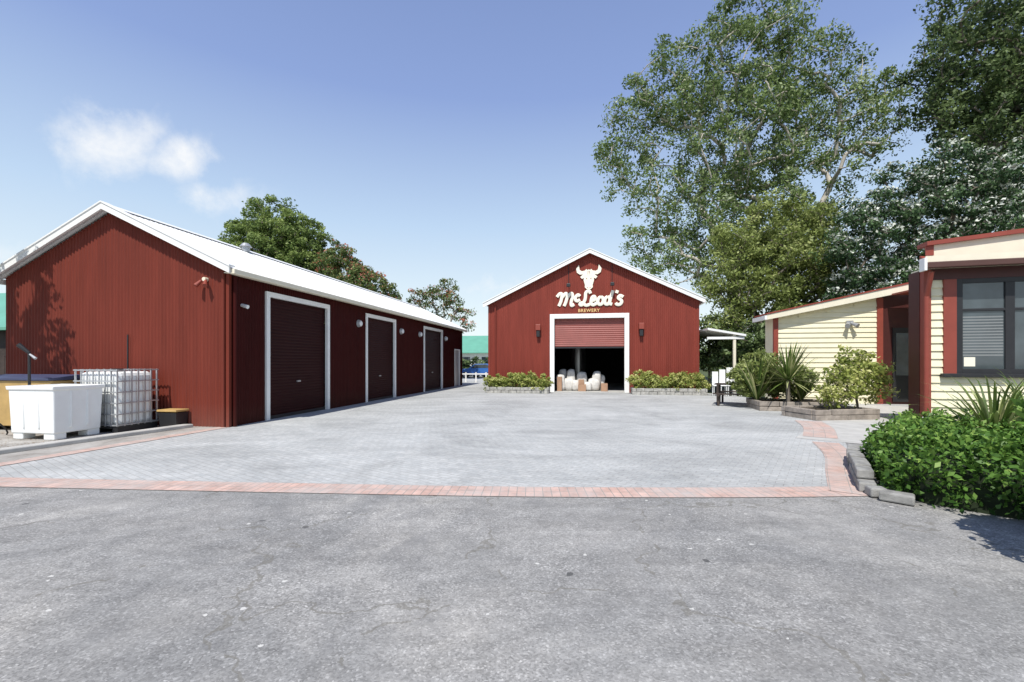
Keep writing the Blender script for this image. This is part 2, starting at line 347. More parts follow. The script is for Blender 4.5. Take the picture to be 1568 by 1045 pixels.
# ------------------------------------------------------------ garage
G=empty('red_garage_building',(-6.94,11.15,0),-9.49)
W=6.8; EV=3.88; RZ=5.48; LN=21.0
gz=lambda x: EV+(RZ-EV)*(1-abs(x+W/2)/(W/2))
corr('gable_wall','x',-W,0,0,lambda a:0,gz,RED,G)
doors=[(1.42,4.22,3.4),(7.06,9.62,3.4),(13.5,16.4,3.4),(19.1,20.2,2.4)]
def gb(a):
    for d in doors:
        if d[0]<=a<=d[1]: return d[2]
    return 0
corr('side_wall','y',0.001,LN,0,gb,lambda a:EV,RED_SHADE,G)
corr('rear_gable_wall','x',-W,0,LN,lambda a:0,gz,RED,G)
corr('far_side_wall','y',0,LN,-W,lambda a:0,lambda a:EV,RED,G)
for i,d in enumerate(doors):
    w=.14 if i<3 else .07
    boxes('door_frame_%d'%(i+1),[(-.05,.05,d[0]-w,d[0],0.01,d[2]+w),(-.05,.05,d[1],d[1]+w,0.01,d[2]+w),(-.05,.052,d[0],d[1],d[2],d[2]+w)],WHITE,G,bev=.006)
    if i<3:
        roller('roller_door_%d'%(i+1),'y',d[0],d[1],-.09,.02,d[2],DOORRED_SHADE,G)
        box('door_bottom_rail_%d'%(i+1),-.12,-.04,d[0]+.01,d[1]-.01,.012,.1,DARK,G)
        box('door_handle_%d'%(i+1),-.075,-.04,(d[0]+d[1])/2-.08,(d[0]+d[1])/2+.08,1.0,1.05,GALV,G)
    else: box('side_door',-.12,-.06,d[0],d[1],.02,d[2],GALV,G)
roofslope('roof_right',.22,EV-.02,-W/2,RZ+.1,-.22,LN+.2,ROOFW,G)
roofslope('roof_left',-W-.22,EV-.02,-W/2,RZ+.1,-.22,LN+.2,ROOFW,G)
def barge(name,hw,cx,zr,ze,y0,y1,th,mat,par):
    prism(name,[(cx,zr),(cx+hw,ze),(cx+hw,ze-th),(cx,zr-th)],'y',y0,y1,mat,par)
    prism(name,[(cx,zr),(cx,zr-th),(cx-hw,ze-th),(cx-hw,ze)],'y',y0,y1,mat,par)
barge('barge_board',W/2+.24,-W/2,RZ+.15,EV+.02,-.27,-.22,.17,WHITE,G)
barge('barge_capping',W/2+.26,-W/2,RZ+.185,EV+.05,-.29,-.10,.04,ROOFW,G)
barge('rear_barge_board',W/2+.24,-W/2,RZ+.15,EV+.02,LN+.2,LN+.25,.2,WHITE,G)
prism('ridge_cap',[(-W/2-.2,RZ+.05),(-W/2,RZ+.16),(-W/2+.2,RZ+.05),(-W/2,RZ+.14)],'y',-.2,LN+.2,ROOFW,G)
box('gutter',.2,.33,-.2,LN+.2,EV-.16,EV-.03,CREAML,G,bev=.02)
box('gutter_left',-W-.33,-W-.2,-.2,LN+.2,EV-.16,EV-.03,WHITE,G)
box('eave_soffit',.0,.2,-.15,LN+.15,EV-.12,EV-.1,CREAML,G)
cyl('corner_downpipe',(.09,.10,0),(.09,.10,EV-.15),.045,.045,RED_SHADE,G)
cyl('corner_downpipe_b',(-.10,-.06,0),(-.10,-.06,EV),.04,.04,RED,G)
box('corner_flashing',-.05,.035,-.035,.05,0,EV,RED,G)
cyl('gable_pipe',(-2.85,-.06,.4),(-2.85,-.06,2.3),.018,.018,DARK,G)
for i,(s,z) in enumerate([(6.35,3.08),(10.35,3.05),(12.75,3.05),(17.1,3.05)]):
    cyl('bulkhead_light_%d'%i,(.02,s,z),(.12,s,z),.15,.12,GALV,G,16)
    cyl('bulkhead_lens_%d'%i,(.12,s,z),(.15,s,z),.1,.08,PLW,G,16)
for dx in(-.06,.07):
    cyl('gable_spot_%s'%dx,(-.62+dx,-.1,3.60),(-.62+dx*2.0,-.2,3.46),.03,.055,REDD,G)
cyl('gable_spot_mount',(-.61,.0,3.64),(-.61,-.1,3.64),.05,.05,CREAML,G)
cyl('security_camera',(.0,.42,3.05),(.18,.42,3.0),.04,.05,WHITE,G)
cyl('ridge_vent',(-W/2+.2,4.4,RZ),(-W/2+.2,4.4,RZ+.2),.13,.13,GALV,G,14)
cyl('ridge_vent_cap',(-W/2+.2,4.4,RZ+.18),(-W/2+.2,4.4,RZ+.3),.2,.1,GALV,G,14)
# ------------------------------------------------------------ barn
B=empty('red_brewery_barn',(4.10,24.0,0),-9.49)
H=5.42; BE=4.78; BR=7.36; BD=16
bz=lambda x: BE+(BR-BE)*(1-abs(x)/H)
D0,D1,DT=-1.86,1.78,3.92
corr('front_wall','x',-H,H,0,lambda a:(DT if D0<=a<=D1 else 0),bz,RED_HAZE,B,amp=.012)
corr('back_wall','x',-H,H,BD,lambda a:0,bz,RED,B,per=.3,seg=4)
corr('left_wall','y',0,BD,-H,lambda a:0,lambda a:BE,RED,B)
corr('right_wall','y',0,BD,H,lambda a:0,lambda a:BE,RED,B)
w=.24
boxes('door_frame',[(D0-w,D0,-.06,.04,.01,DT+w),(D1,D1+w,-.06,.04,.01,DT+w),(D0,D1,-.063,.04,DT,DT+w)],WHITE,B,bev=.01)
roller('roller_door','x',D0,D1,.16,2.42,DT,DOORRED2,B,per=.11,amp=.016)
box('roller_door_rail',D0,D1,.1,.2,2.34,2.42,DARK,B)
cyl('roller_drum',(D0,.5,DT+.15),(D1,.5,DT+.15),.25,.25,INTER,B)
roofslope('roof_right',H+.25,BE-.04,0,BR+.1,-.25,BD+.2,ROOFW,B)
roofslope('roof_left',-H-.25,BE-.04,0,BR+.1,-.25,BD+.2,ROOFW,B)
barge('barge_board',H+.28,0,BR+.15,BE-.0,-.3,-.25,.21,WHITE,B)
barge('barge_capping',H+.3,0,BR+.19,BE+.04,-.33,-.12,.045,ROOFW,B)
box('corner_trim_left',-H-.05,-H+.06,-.04,.06,0,BE,RED_HAZE,B)
box('corner_trim_right',H-.06,H+.05,-.04,.06,0,BE,RED_HAZE,B)
box('right_gutter',H+.2,H+.33,-.2,BD,BE-.18,BE-.05,WHITE,B)
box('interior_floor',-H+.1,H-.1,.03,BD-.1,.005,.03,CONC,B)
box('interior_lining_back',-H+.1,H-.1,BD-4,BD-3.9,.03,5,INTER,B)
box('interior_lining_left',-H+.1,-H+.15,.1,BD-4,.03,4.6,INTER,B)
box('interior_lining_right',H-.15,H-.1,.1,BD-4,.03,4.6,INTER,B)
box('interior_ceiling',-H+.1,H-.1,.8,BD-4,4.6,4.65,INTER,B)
# signs
bull=[(0,.44),(.06,.40),(.13,.46),(.2,.38),(.36,.35),(.47,.42),(.52,.68),(.66,.48),(.62,.28),(.46,.17),(.3,.18),(.45,.05),(.35,-.06),(.26,.0),(.27,-.14),(.2,-.38),(.21,-.5),(.11,-.60),(0,-.63)]
SG=empty('bull_head_sign',(0,0,0)); SG.parent=B
pts=[(x-.05,z+6.05) for x,z in bull]+[(-x-.05,z+6.05) for x,z in reversed(bull[1:-1])]
prism('bull_head',pts,'y',-.06,-.03,SIGNW,SG)
for sx in(-1,1):
    prism('eye',[(-.05+sx*.08,6.01),(-.05+sx*.14,6.05),(-.05+sx*.12,5.96)],'y',-.066,-.061,RED,SG)
    prism('nostril',[(-.05+sx*.04,5.53),(-.05+sx*.09,5.56),(-.05+sx*.07,5.49)],'y',-.066,-.061,RED,SG)
    prism('fringe',[(-.05+sx*.02,6.41),(-.05+sx*.05,6.39),(-.05+sx*.06,6.13)],'y',-.066,-.061,RED,SG)
def circ(cx,cy,rx,ry,n=9): return [(cx+rx*math.sin(2*math.pi*i/n),cy+ry*math.cos(2*math.pi*i/n)) for i in range(n+1)]
L=[[(-.12,.66),(.02,.88),(.16,.84),(.16,.4),(.06,0)],[(.16,.55),(.38,.9),(.5,.74),(.46,.3),(.38,0)],[(.48,.55),(.7,.9),(.82,.74),(.78,.22),(.84,.02),(.98,.12)],
[(1.27,.68),(1.14,.78),(1.01,.62),(1.03,.42),(1.15,.34),(1.3,.44)],
[(1.88,.86),(1.78,1.04),(1.6,.92),(1.6,.45),(1.46,.06),(1.32,.1),(1.44,.2),(1.7,.02),(1.92,.1)],
[(1.98,.32),(2.2,.42),(2.14,.64),(2.0,.56),(1.98,.2),(2.12,.04),(2.34,.18)],circ(2.53,.33,.16,.27),circ(2.93,.33,.15,.27),[(3.2,1.04),(3.12,.6),(3.09,.15),(3.24,.06)],[(3.46,1.04),(3.42,.84)],
[(3.84,.56),(3.66,.66),(3.56,.5),(3.78,.28),(3.72,.06),(3.54,.04),(3.44,.16)]]
cu=bpy.data.curves.new('sign_lettering','CURVE'); cu.dimensions='3D'; cu.bevel_depth=.088; cu.bevel_resolution=3; cu.use_fill_caps=True
for st in L:
    P=[Vector(p) for p in st]; Q=[]
    for i in range(len(P)-1):
        p0=P[max(i-1,0)];p1=P[i];p2=P[i+1];p3=P[min(i+2,len(P)-1)]
        for k in range(5):
            t=k/5; Q.append(.5*((2*p1)+(p2-p0)*t+(2*p0-5*p1+4*p2-p3)*t*t+(3*p1-p0-3*p2+p3)*t**3))
    Q.append(P[-1]); sp=cu.splines.new('POLY'); sp.points.add(len(Q)-1)
    for pt,q in zip(sp.points,Q): pt.co=((q.x+q.y*.1-1.9)*.87,0,q.y*.74,1)
cu.materials.append(SIGNW)
o=bpy.data.objects.new('brewery_name_sign',cu); COL.objects.link(o); o.parent=B; o.location=(-.02,-.04,4.58); o.scale=(1,.25,1)
tc=bpy.data.curves.new('sub_lettering','FONT'); tc.body='BREWERY'; tc.size=.23; tc.extrude=.01; tc.align_x='CENTER'; tc.offset=.005; tc.space_character=1.15
tc.materials.append(SIGNY); o=bpy.data.objects.new('sub_lettering',tc); COL.objects.link(o); o.parent=B; o.location=(-.05,-.05,4.25); o.rotation_euler=(math.radians(90),0,0)
for x in(-2.72,2.62):
    box('wall_lamp_body',x-.09,x+.09,-.22,-.02,2.95,3.3,DARK,B,bev=.02)
    box('wall_lamp_top',x-.13,x+.13,-.26,-.02,3.3,3.62,REDD,B,bev=.02)
for x in(-1.1,1.15):
    cyl('flood_light_arm',(x,-.02,5.72),(x,-.3,5.72),.02,.02,DARK,B)
    box('flood_light',x-.1,x+.1,-.42,-.25,5.55,5.72,DARK,B,bev=.02)
    cyl('conduit',(x,-.03,5.7),(x,-.03,bz(x)-.1),.015,.015,DARK,B)
cyl('downpipe',(-H+.35,-.07,0),(-H+.35,-.07,BE-.1),.04,.04,RED_HAZE,B)
T=empty('brewing_tank',(4.1,24,0),-9.49)
cyl('tank_body',(-.75,5.5,.7),(-.75,5.5,2.5),.5,.5,STEEL,T,24); cyl('tank_cone',(-.75,5.5,.25),(-.75,5.5,.7),.15,.5,STEEL,T,24); cyl('tank_dome',(-.75,5.5,2.5),(-.75,5.5,2.75),.5,.2,STEEL,T,24)
for a in range(3): cyl('tank_leg',(-.75+.4*math.cos(a*2.1),5.5+.4*math.sin(a*2.1),.03),(-.75+.4*math.cos(a*2.1),5.5+.4*math.sin(a*2.1),.9),.04,.04,STEEL,T)
T=empty('grain_sacks',(4.1,24,0),-9.49)
rr=random.Random(3)
def sack(x,y,z,sx,sy,sz,mat,nm='sack'):
    v=[];f=[];n=14;mm=8; lean=rr.uniform(-.12,.12)
    for j in range(mm+1):
        ph=math.pi*j/mm
        for i in range(n):
            t=2*math.pi*i/n; c,s=math.cos(t),math.sin(t); e=.55
            px=math.copysign(abs(c)**e,c)*math.sin(ph)**.5; py=math.copysign(abs(s)**e,s)*math.sin(ph)**.5
            k=1+rr.uniform(-.12,.12); zz=z+sz/2+sz/2*math.copysign(abs(math.cos(ph))**.7,math.cos(ph))*.98
            v.append((x+sx/2*px*k+lean*(zz-z),y+sy/2*py*k,zz+rr.uniform(-.02,.02)*(0<j<mm)))
    for j in range(mm):
        for i in range(n): f.append((j*n+i,j*n+(i+1)%n,(j+1)*n+(i+1)%n,(j+1)*n+i))
    return mesh(nm,v,f,mat,T,smooth=True)
for x,y,sx,sz in [(-1.55,1.0,.5,.9),(-1.1,1.1,.6,.7),(-1.05,1.3,.5,1.2),(-.45,1.4,.6,1.05),(.2,1.15,.65,.7),(.3,1.2,.5,1.1),(-1.6,1.6,.5,1.2),(-.1,.9,.5,.5),(-.75,1.0,.45,.6),(.55,1.5,.5,.9)]:
    sack(x,y,.03,sx,.5,sz,BAG)
boxes('cartons',[(-.62,-.2,.5,.9,.03,.4),(-.6,-.3,.55,.9,.41,.66),(.6,.95,.6,1.0,.03,.45),(-1.75,-1.5,.5,.8,.03,.8)],CARD,T,bev=.01)
def planter(name,loc,rz,w,d,h,mat,blk=.4,course=.17,seed=1):
    E=empty(name,loc,rz); L=[]; nz=max(1,round(h/course)); cz=h/nz
    r2=random.Random(seed)
    for k in range(nz):
        x=-(.5*blk if k%2 else 0)
        while x<w-.02:
            x0=max(x,0)+.006; x1=min(x+blk,w)-.006
            if x1>x0+.03:
                j=r2.uniform(-.02,.02); hz=r2.uniform(-.012,.004); L.append((x0,x1,j,.14+j,k*cz+.003,(k+1)*cz-.004+hz)); L.append((x0,x1,d-.14+j,d+j,k*cz+.003,(k+1)*cz-.004))
            x+=blk
        y=.15
        while y<d-.17:
            y1=min(y+blk,d-.15)
            if y1>y+.03:
                j=r2.uniform(-.01,.01); L.append((j,.14+j,y+.006,y1-.006,k*cz+.003,(k+1)*cz-.004)); L.append((w-.14+j,w+j,y+.006,y1-.006,k*cz+.003,(k+1)*cz-.004))
            y+=blk
    boxes('blocks',L,mat,E,bev=.015)
    box('soil',.13,w-.13,.13,d-.13,0.02,h-.05,SOIL,E)
    return E
ca,sa=math.cos(math.radians(-9.49)),math.sin(math.radians(-9.49))
def BL(x,y,z=0): return (4.10+x*ca-y*sa,24+x*sa+y*ca,z)
planter('stone_planter',BL(-5.3,-1.35),-9.49,3.25,.95,.33,STONE,seed=2)
planter('stone_planter',BL(2.05,-1.35),-9.49,3.5,.95,.33,STONE,seed=3)
for sd,(x0,x1) in enumerate([(-5.25,-2.1),(2.1,5.5)]):
    bl=[]; x=x0+.15
    while x<x1-.1:
        p=BL(x,-1.0); bl.append((p[0],p[1],.6+.16*math.sin(x*3.1)+.1*math.sin(x*7.7),.4,1)); x+=.28
    c=BL((x0+x1)/2,-.88,.3)
    tree('planter_shrubs',(c[0],c[1],.2),(c[0],c[1],.4),bl,200,50,.055,.17,LF_YEL,BARK,.03,20+sd,rmin=.006)
# ------------------------------------------------------------ weatherboard wing
def wboards(name,x0,x1,z0,z1,mat,par,topf=None,bh=.19,y=0):
    v=[];f=[]; n=max(1,int((z1-z0)/bh+.5)); bh=(z1-z0)/n
    for k in range(n):
        a=z0+k*bh; c=a+bh; xs=x0
        if topf:
            while xs<x1 and topf(xs)<c: xs+=.05
            if xs>=x1: continue
        o=len(v); v+=[(xs,y-.042,a),(x1,y-.042,a),(x1,y-.006,c),(xs,y-.006,c),(xs,y,a),(x1,y,a)]
        f+=[(o,o+1,o+2,o+3),(o+4,o+5,o+1,o)]
    return mesh(name,v,f,mat,par)
Wg=empty('weatherboard_wing',(10.4,18.0,0),-9.49)
wt=lambda x:3.36+.2*x
prism('wall_core',[(0,0),(7,0),(7,wt(7)),(0,wt(0))],'y',0.0,1.0,CREAM,Wg)
wboards('weatherboards',0.1,3.6,.25,4.3,CREAM,Wg,wt)
box('corner_board_left',-.06,.1,-.06,.05,0,wt(0),REDD,Wg)
box('corner_board_right',3.58,3.78,-.07,-.002,0,wt(3.6)-.02,REDD,Wg)
box('entry_wall',3.78,6.9,-.04,-.004,0,4.3,MAROON,Wg)
box('entry_door',4.1,4.95,-.09,-.045,.1,2.9,DARK,Wg); box('entry_door_glass',4.2,4.85,-.1,-.092,1.1,2.7,GLASS,Wg)
box('entry_shade_hood',3.9,6.9,-2.6,-.36,4.1,4.16,REDD,Wg); box('entry_hood_post',6.7,6.8,-2.5,-2.4,0,4.1,REDD,Wg)  # deep hood added to throw shade over the entry recess
prism('barge_board',[(-.4,wt(-.4)-.02),(7,wt(7)-.02),(7,wt(7)+.3),(-.4,wt(-.4)+.18)],'y',-.34,-.28,CREAML,Wg)
prism('barge_capping',[(-.44,wt(-.4)+.18),(7,wt(7)+.3),(7,wt(7)+.36),(-.44,wt(-.4)+.23)],'y',-.37,1.0,REDD,Wg)
prism('soffit',[(-.4,wt(-.4)),(7,wt(7)+.02),(7,wt(7)+.1),(-.4,wt(-.4)+.08)],'y',-.28,-.002,CREAML,Wg)
box('left_gutter',-.5,-.41,-.36,1,wt(-.4)-.02,wt(-.4)+.14,WHITE,Wg)
for s in(-.12,.12):
    cyl('twin_flood_light',(2.62+s*.4,-.1,3.1),(2.62+s*1.5,-.3,2.98),.05,.09,GALV,Wg)
box('twin_flood_base',2.5,2.74,-.12,-.045,3.05,3.2,GALV,Wg)
# ------------------------------------------------------------ near house
N=empty('weatherboard_cottage',(10.1,11.15,0),-15)
box('wall_core_front',0,7,.0,.55,0,3.9,CREAM,N)
box('wall_core_rear',4.2,7,.56,6,0,3.9,CREAM,N)
wboards('weatherboards_lower',.1,7,.12,1.3,CREAM,N)
wboards('weatherboards_side',.1,.42,1.3,3.6,CREAM,N)
wboards('weatherboards_far',3.6,7,1.3,3.6,CREAM,N)
box('corner_board',-.04,.11,-.06,.1,0,3.85,REDD,N); box('corner_board_side',-.05,-.002,.1,.56,0,3.85,MAROON,N)
cyl('downpipe',(-.02,-.13,.25),(-.02,-.13,3.2),.055,.055,REDD,N,14); cyl('downpipe_bend',(-.02,-.13,3.2),(-.05,-.38,3.75),.055,.055,REDD,N,14)
cyl('downpipe_foot',(-.02,-.13,.27),(-.22,-.25,.1),.06,.06,WHITE,N,14)
box('frieze_board',.11,7,-.062,-.0,3.6,3.86,MAROON,N)
boxes('window_casing',[(.36,.62,-.07,-.001,1.32,3.6),(3.3,3.55,-.07,-.001,1.32,3.6)],REDD,N,bev=.008)
box('window_sill',.3,3.6,-.16,-.001,1.24,1.33,DARK,N,bev=.01)
box('window_recess',.62,3.3,-.012,-.002,1.33,3.6,DARK,N)
box('window_glass',.68,3.24,-.022,-.014,1.4,3.54,GLASS,N)
boxes('window_frames',[(.62,.74,-.06,-.013,1.33,3.6),(3.22,3.3,-.06,-.013,1.33,3.6),(.74,3.22,-.06,-.013,1.33,1.44),(.74,3.22,-.06,-.013,3.49,3.6),(1.56,1.74,-.058,-.013,1.44,3.49),(.74,3.22,-.055,-.013,2.82,2.88)],DARK,N,bev=.005)
boxes('window_blind',[(.76,1.54,-.0235,-.0225,1.75+.07*i,1.785+.07*i) for i in range(14)],simple('blind_slats',(.22,.23,.23),.3,.05,3),N)
box('window_sticker',.78,1.0,-.026,-.024,1.5,1.72,SIGNW,N)
box('eave_soffit',-.15,7,-.38,-.063,3.87,3.92,CREAML,N)
box('eave_gutter',-.2,7,-.5,-.38,3.82,3.96,simple('brown_gutter',(.09,.04,.03),.4,.1,2),N,bev=.02)
box('eave_fascia',-.17,7,-.385,-.37,3.98,4.12,CREAML,N)
box('gutter_end_cap',-.26,-.2,-.52,-.3,3.76,4.06,WHITE,N,bev=.01)
prism('lower_roof',[(-.38,4.0),(.0,4.2),(.0,4.1),(-.38,3.95)],'x',-.1,7,REDD,N)
prism('upper_fascia',[(0.05,4.12),(7,4.12),(7,5.1),(0.05,4.44)],'y',-.03,.02,CREAML,N)
prism('upper_roof_cap',[(.0,4.43),(7,5.1),(7,5.20),(.0,4.53)],'y',-.12,.3,REDD,N)
boxes('upper_trim',[(.0,.17,-.05,-.032,4.2,4.45)],REDD,N)
# ------------------------------------------------------------ right beds and plants
planter('timber_planter',(8.1,14.9,0),-12,2.5,1.5,.32,TIMB,blk=1.2,course=.16,seed=4)
planter('timber_planter',(8.25,12.35,0),8,2.0,1.3,.3,TIMB,blk=1.0,course=.15,seed=5)
tree('garden_shrub',(8.5,16.0,.2),(8.5,16.0,.6),[(8.3,16.0,1.0,.65),(8.9,16.2,1.3,.7),(9.3,16.1,.9,.55),(10.0,15.9,.9,.6)],170,60,.06,.22,LF_OL,BARK,.05,31)
tree('lime_shrub',(10.0,13.2,.2),(10.0,13.2,.6),[(9.5,13.1,.95,.55),(10.15,13.3,1.35,.6),(10.5,13.2,.9,.5),(9.1,13.0,.65,.35),(9.8,13.2,1.6,.35)],110,34,.06,.24,LF_YEL,BARK,.035,32,rmin=.008)
blades('variegated_yucca',(9.1,15.0,.3),150,1.4,.05,LF_BLD,41,-15,85,.25,stem=.75)
blades('flax_plant',(8.4,15.6,.3),80,1.9,.05,LF_BLD,42,50,88,.4)
blades('flax_plant',(9.9,15.6,.3),60,1.4,.05,LF_BLD,44,40,88,.4)
blades('flax_plant',(7.2,6.8,.3),190,1.6,.035,LF_BLD,43,15,85,.7)
blades('flax_plant',(8.3,7.2,.3),120,1.6,.035,LF_BLD,45,25,85,.6)
HP=[(4.5,5.5),(4.45,5.1),(4.95,4.55),(6.5,3.5),(10,3.2),(10.5,7.6),(6.4,7.7),(5.35,7.0)]
def inpoly(x,y,P):
    c=np.zeros(len(x),bool); j=len(P)-1
    for i in range(len(P)):
        xi,yi=P[i];xj,yj=P[j]
        c^=((yi>y)!=(yj>y))&(x<(xj-xi)*(y-yi)/(yj-yi+1e-12)+xi); j=i
    return c
def edist(x,y,P):
    d=np.full(len(x),1e9)
    for i in range(len(P)):
        a=np.array(P[i]);b=np.array(P[(i+1)%len(P)]);ab=b-a; t=np.clip(((x-a[0])*ab[0]+(y-a[1])*ab[1])/(ab@ab),0,1)
        d=np.minimum(d,np.hypot(x-a[0]-t*ab[0],y-a[1]-t*ab[1]))
    return d
def hedge(name,P,h,n,size,mat,seed):
    rng=np.random.default_rng(seed); E=empty(name); A=np.array(P); mn=A.min(0)-.1;mx=A.max(0)+.1
    x=rng.uniform(mn[0],mx[0],n*3);y=rng.uniform(mn[1],mx[1],n*3); k=inpoly(x,y,P); x=x[k];y=y[k]
    e=edist(x,y,P); keep=rng.uniform(size=len(x))<np.where(e<.35,1,.5); x=x[keep][:n];y=y[keep][:n];e=e[keep][:n]
    lump=.5*np.sin(x*3.1+1)*np.cos(y*2.7)+.35*np.sin(x*7.3+y*5.1)+.3*np.sin(x*13-y*11)
    top=h*(1+.19*lump)*np.clip(.45+.55*np.sqrt(np.clip(e/.35,0,1)),0,1)
    side=(e<.2)
    z=np.where(side,top*rng.uniform(.03,1,len(x)),top*(1-.3*rng.uniform(0,1,len(x))**2))
    z+=rng.exponential(.04,len(x))
    bul=.10*np.sin(x*9+z*7)*np.cos(y*8)
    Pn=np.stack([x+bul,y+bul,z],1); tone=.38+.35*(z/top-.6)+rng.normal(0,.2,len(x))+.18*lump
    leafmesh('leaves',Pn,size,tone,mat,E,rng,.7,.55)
    c=A.mean(0); PP=[tuple(c+(p-c)*.9) for p in A]
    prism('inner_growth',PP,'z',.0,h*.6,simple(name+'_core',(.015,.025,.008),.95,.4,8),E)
    return E
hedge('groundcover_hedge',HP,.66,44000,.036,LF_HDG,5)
E=empty('block_edging'); v=[];f=[]
edge=[(5.75,7.6),(5.2,6.9),(4.33,5.5),(4.27,5.3),(4.5,5.05)]
rb=random.Random(9)
for i in range(len(edge)-1):
    a=Vector(edge[i]);b_=Vector(edge[i+1]);Ld=(b_-a).length;n=max(1,round(Ld/.3));dd=(b_-a)/n;u=dd.normalized();nn=Vector((-u.y,u.x))
    for k in range(n):
        for c in range(2):
            if rb.random()<.15 and c: continue
            p=a+dd*(k+.4*(c%2))+nn*rb.uniform(-.025,.025); o=len(v); tz=rb.uniform(-.012,.01)
            for zz in (c*.125+.013,c*.125+.13+tz):
                for s,t in ((0.01,-.09),(dd.length-.01,-.09),(dd.length-.03,.09),(.03,.09)): v.append((*(p+u*s+nn*t),zz))
            f+=[tuple(q+o for q in fc) for fc in BF]
mesh('blocks',v,f,simple('edging_block',(.28,.275,.26),.9,.45,7,bumps=.8),E,bev=.02)
tree('shadow_shrub',(5.2,2.7,0),(5.2,2.7,.6),[(4.9,3.0,1.0,.6),(5.5,2.6,1.2,.8),(4.42,3.35,1.0,.42),(4.7,3.4,1.3,.45)],220,100,.06,.22,LF_HDG,BARK,.05,33)  # out-of-view shrub added to cast the shadow at lower right
# ------------------------------------------------------------ yard objects
IB=empty('ibc_tote',(-8.84,10.2,0),-9.49)
Wd,Dp=1.15,.95
boxes('pallet',[(-Wd,0,0,Dp,.1,.15),(-Wd,-Wd+.14,0,Dp,.012,.1),(-.14,0,0,Dp,.012,.1),(-Wd/2-.07,-Wd/2+.07,0,Dp,.012,.1)],DARK,IB)
box('plastic_bottle',-Wd+.05,-.05,.05,Dp-.05,.16,1.38,PLW,IB,bev=.09)
cyl('filler_cap',(-Wd/2,Dp/2,1.38),(-Wd/2,Dp/2,1.45),.11,.11,DARK,IB,16)
t=.014; L=[]
for i in range(8):
    x=-Wd+.01+(Wd-.02)*i/7
    for yy in(0,Dp): L.append((x-t,x+t,yy-t,yy+t,.15,1.44))
for i in range(1,6):
    y=Dp*i/6
    for xx in(-Wd,0): L.append((xx-t,xx+t,y-t,y+t,.15,1.44))
for i in range(6):
    z=.18+1.24*i/5
    for yy in(-.016,Dp+.016): L.append((-Wd-.02,.02,yy-.012,yy+.012,z-t,z+t))
    for xx in(-Wd-.016,.016): L.append((xx-.012,xx+.012,0,Dp,z-t*.9,z+t*.9))
boxes('cage',L,GALV,IB)
box('label_plate',-.8,-.45,-.04,-.03,.6,.95,GALV,IB)
cyl('outlet_valve',(-Wd/2,-.12,.25),(-Wd/2,.05,.25),.06,.06,DARK,IB,14)
TB=empty('white_plastic_tub',(-9.23,9.2,0),-9.49)
def frust(name,x0,x1,y0,y1,z0,z1,tp,th,mat,par,bev=.02):
    def ring(z,i):
        k=tp*(z-z0)/(z1-z0); return [(x0-k+i,y0-k+i,z),(x1+k-i,y0-k+i,z),(x1+k-i,y1+k-i,z),(x0-k+i,y1+k-i,z)]
    v=ring(z0,0)+ring(z1,0)+ring(z1,th)+ring(z0+th,th+.0)
    f=[(0,3,2,1)]+[(i,(i+1)%4,(i+1)%4+4,i+4) for i in range(4)]+[(i+4,(i+1)%4+4,(i+1)%4+8,i+8) for i in range(4)]+[(i+8,(i+1)%4+8,(i+1)%4+12,i+12) for i in range(4)]+[(12,13,14,15)]
    return mesh(name,v,f,mat,par,bev=bev)
frust('tub_shell',-1.12,-.04,.0,.9,.14,1.06,.03,.05,PLW,TB,.04)
frust('tub_rim',-1.17,.01,-.05,.95,1.03,1.11,.01,.05,PLW,TB)
boxes('tub_feet',[(-1.1,-.85,.02,.25,.012,.15),(-.33,-.06,.02,.25,.012,.15),(-1.1,-.85,.65,.9,.012,.15),(-.33,-.06,.65,.9,.012,.15)],PLW,TB,bev=.02)
boxes('tub_ribs',[(-.8,-.76,-.03,.03,.25,1.0),(-.42,-.38,-.03,.03,.25,1.0),(-.06,.0,.28,.32,.25,1.0),(-.06,.0,.6,.64,.25,1.0)],PLW,TB,bev=.012)
OB=empty('ochre_skip_bin',(-10.45,10.35,0),-9.49)
frust('bin_body',-2.0,0,0,.95,.12,1.18,.08,.05,OCH,OB)
boxes('bin_feet',[(-1.9,-1.7,.1,.8,.012,.12),(-.3,-.1,.1,.8,.012,.12)],DARK,OB)
prism('bin_lid',[(-.12,1.18),(1.07,1.2),(1.05,1.28),(.5,1.31),(-.12,1.24)],'x',-2.1,.1,LID,OB,bev=.01)
cb=empty('small_crate',(-8.0,10.95,0),-9.49)
frust('crate_body',-.55,-.1,0,.3,.02,.38,.03,.02,DARK,cb); box('crate_lid',-.6,-.05,-.05,.33,.4,.45,OCH,cb,bev=.01)
ps=empty('yard_tap_post',(-10.5,9.9,0)); cyl('post',(0,0,0),(0,0,1.8),.025,.025,DARK,ps); cyl('spout',(0,0,1.8),(-.18,-.05,1.98),.03,.05,DARK,ps); cyl('handle',(0,0,1.78),(.14,0,1.68),.02,.03,GALV,ps)
hz=empty('garden_hose',(-10.95,9.3,0)); tubes('hose',[(Vector((.3*math.sin(t_*1.1)*.3,.2*t_/3,1.35*(1-(t_/9))**1.5+.03)),Vector((.3*math.sin((t_+1)*1.1)*.3,.2*(t_+1)/3,1.35*max(0,1-((t_+1)/9))**1.5+.03)),.015,.015) for t_ in range(9)],DARK,hz)
tree('shade_tree',(-14.2,8.6,0),(-14.0,9,4.5),[(-13.7,9.6,6.0,1.5),(-14.6,9.0,7.2,1.8),(-13.5,9.8,4.6,1.0),(-15.3,9.6,5.6,1.5)],120,32,.11,.4,LF_DK,BARK,.16,34)
NH=empty('green_roof_house',(-24,15,0),-9.49)
box('walls',0,6.5,2,8,0,2.9,WOOD,NH)
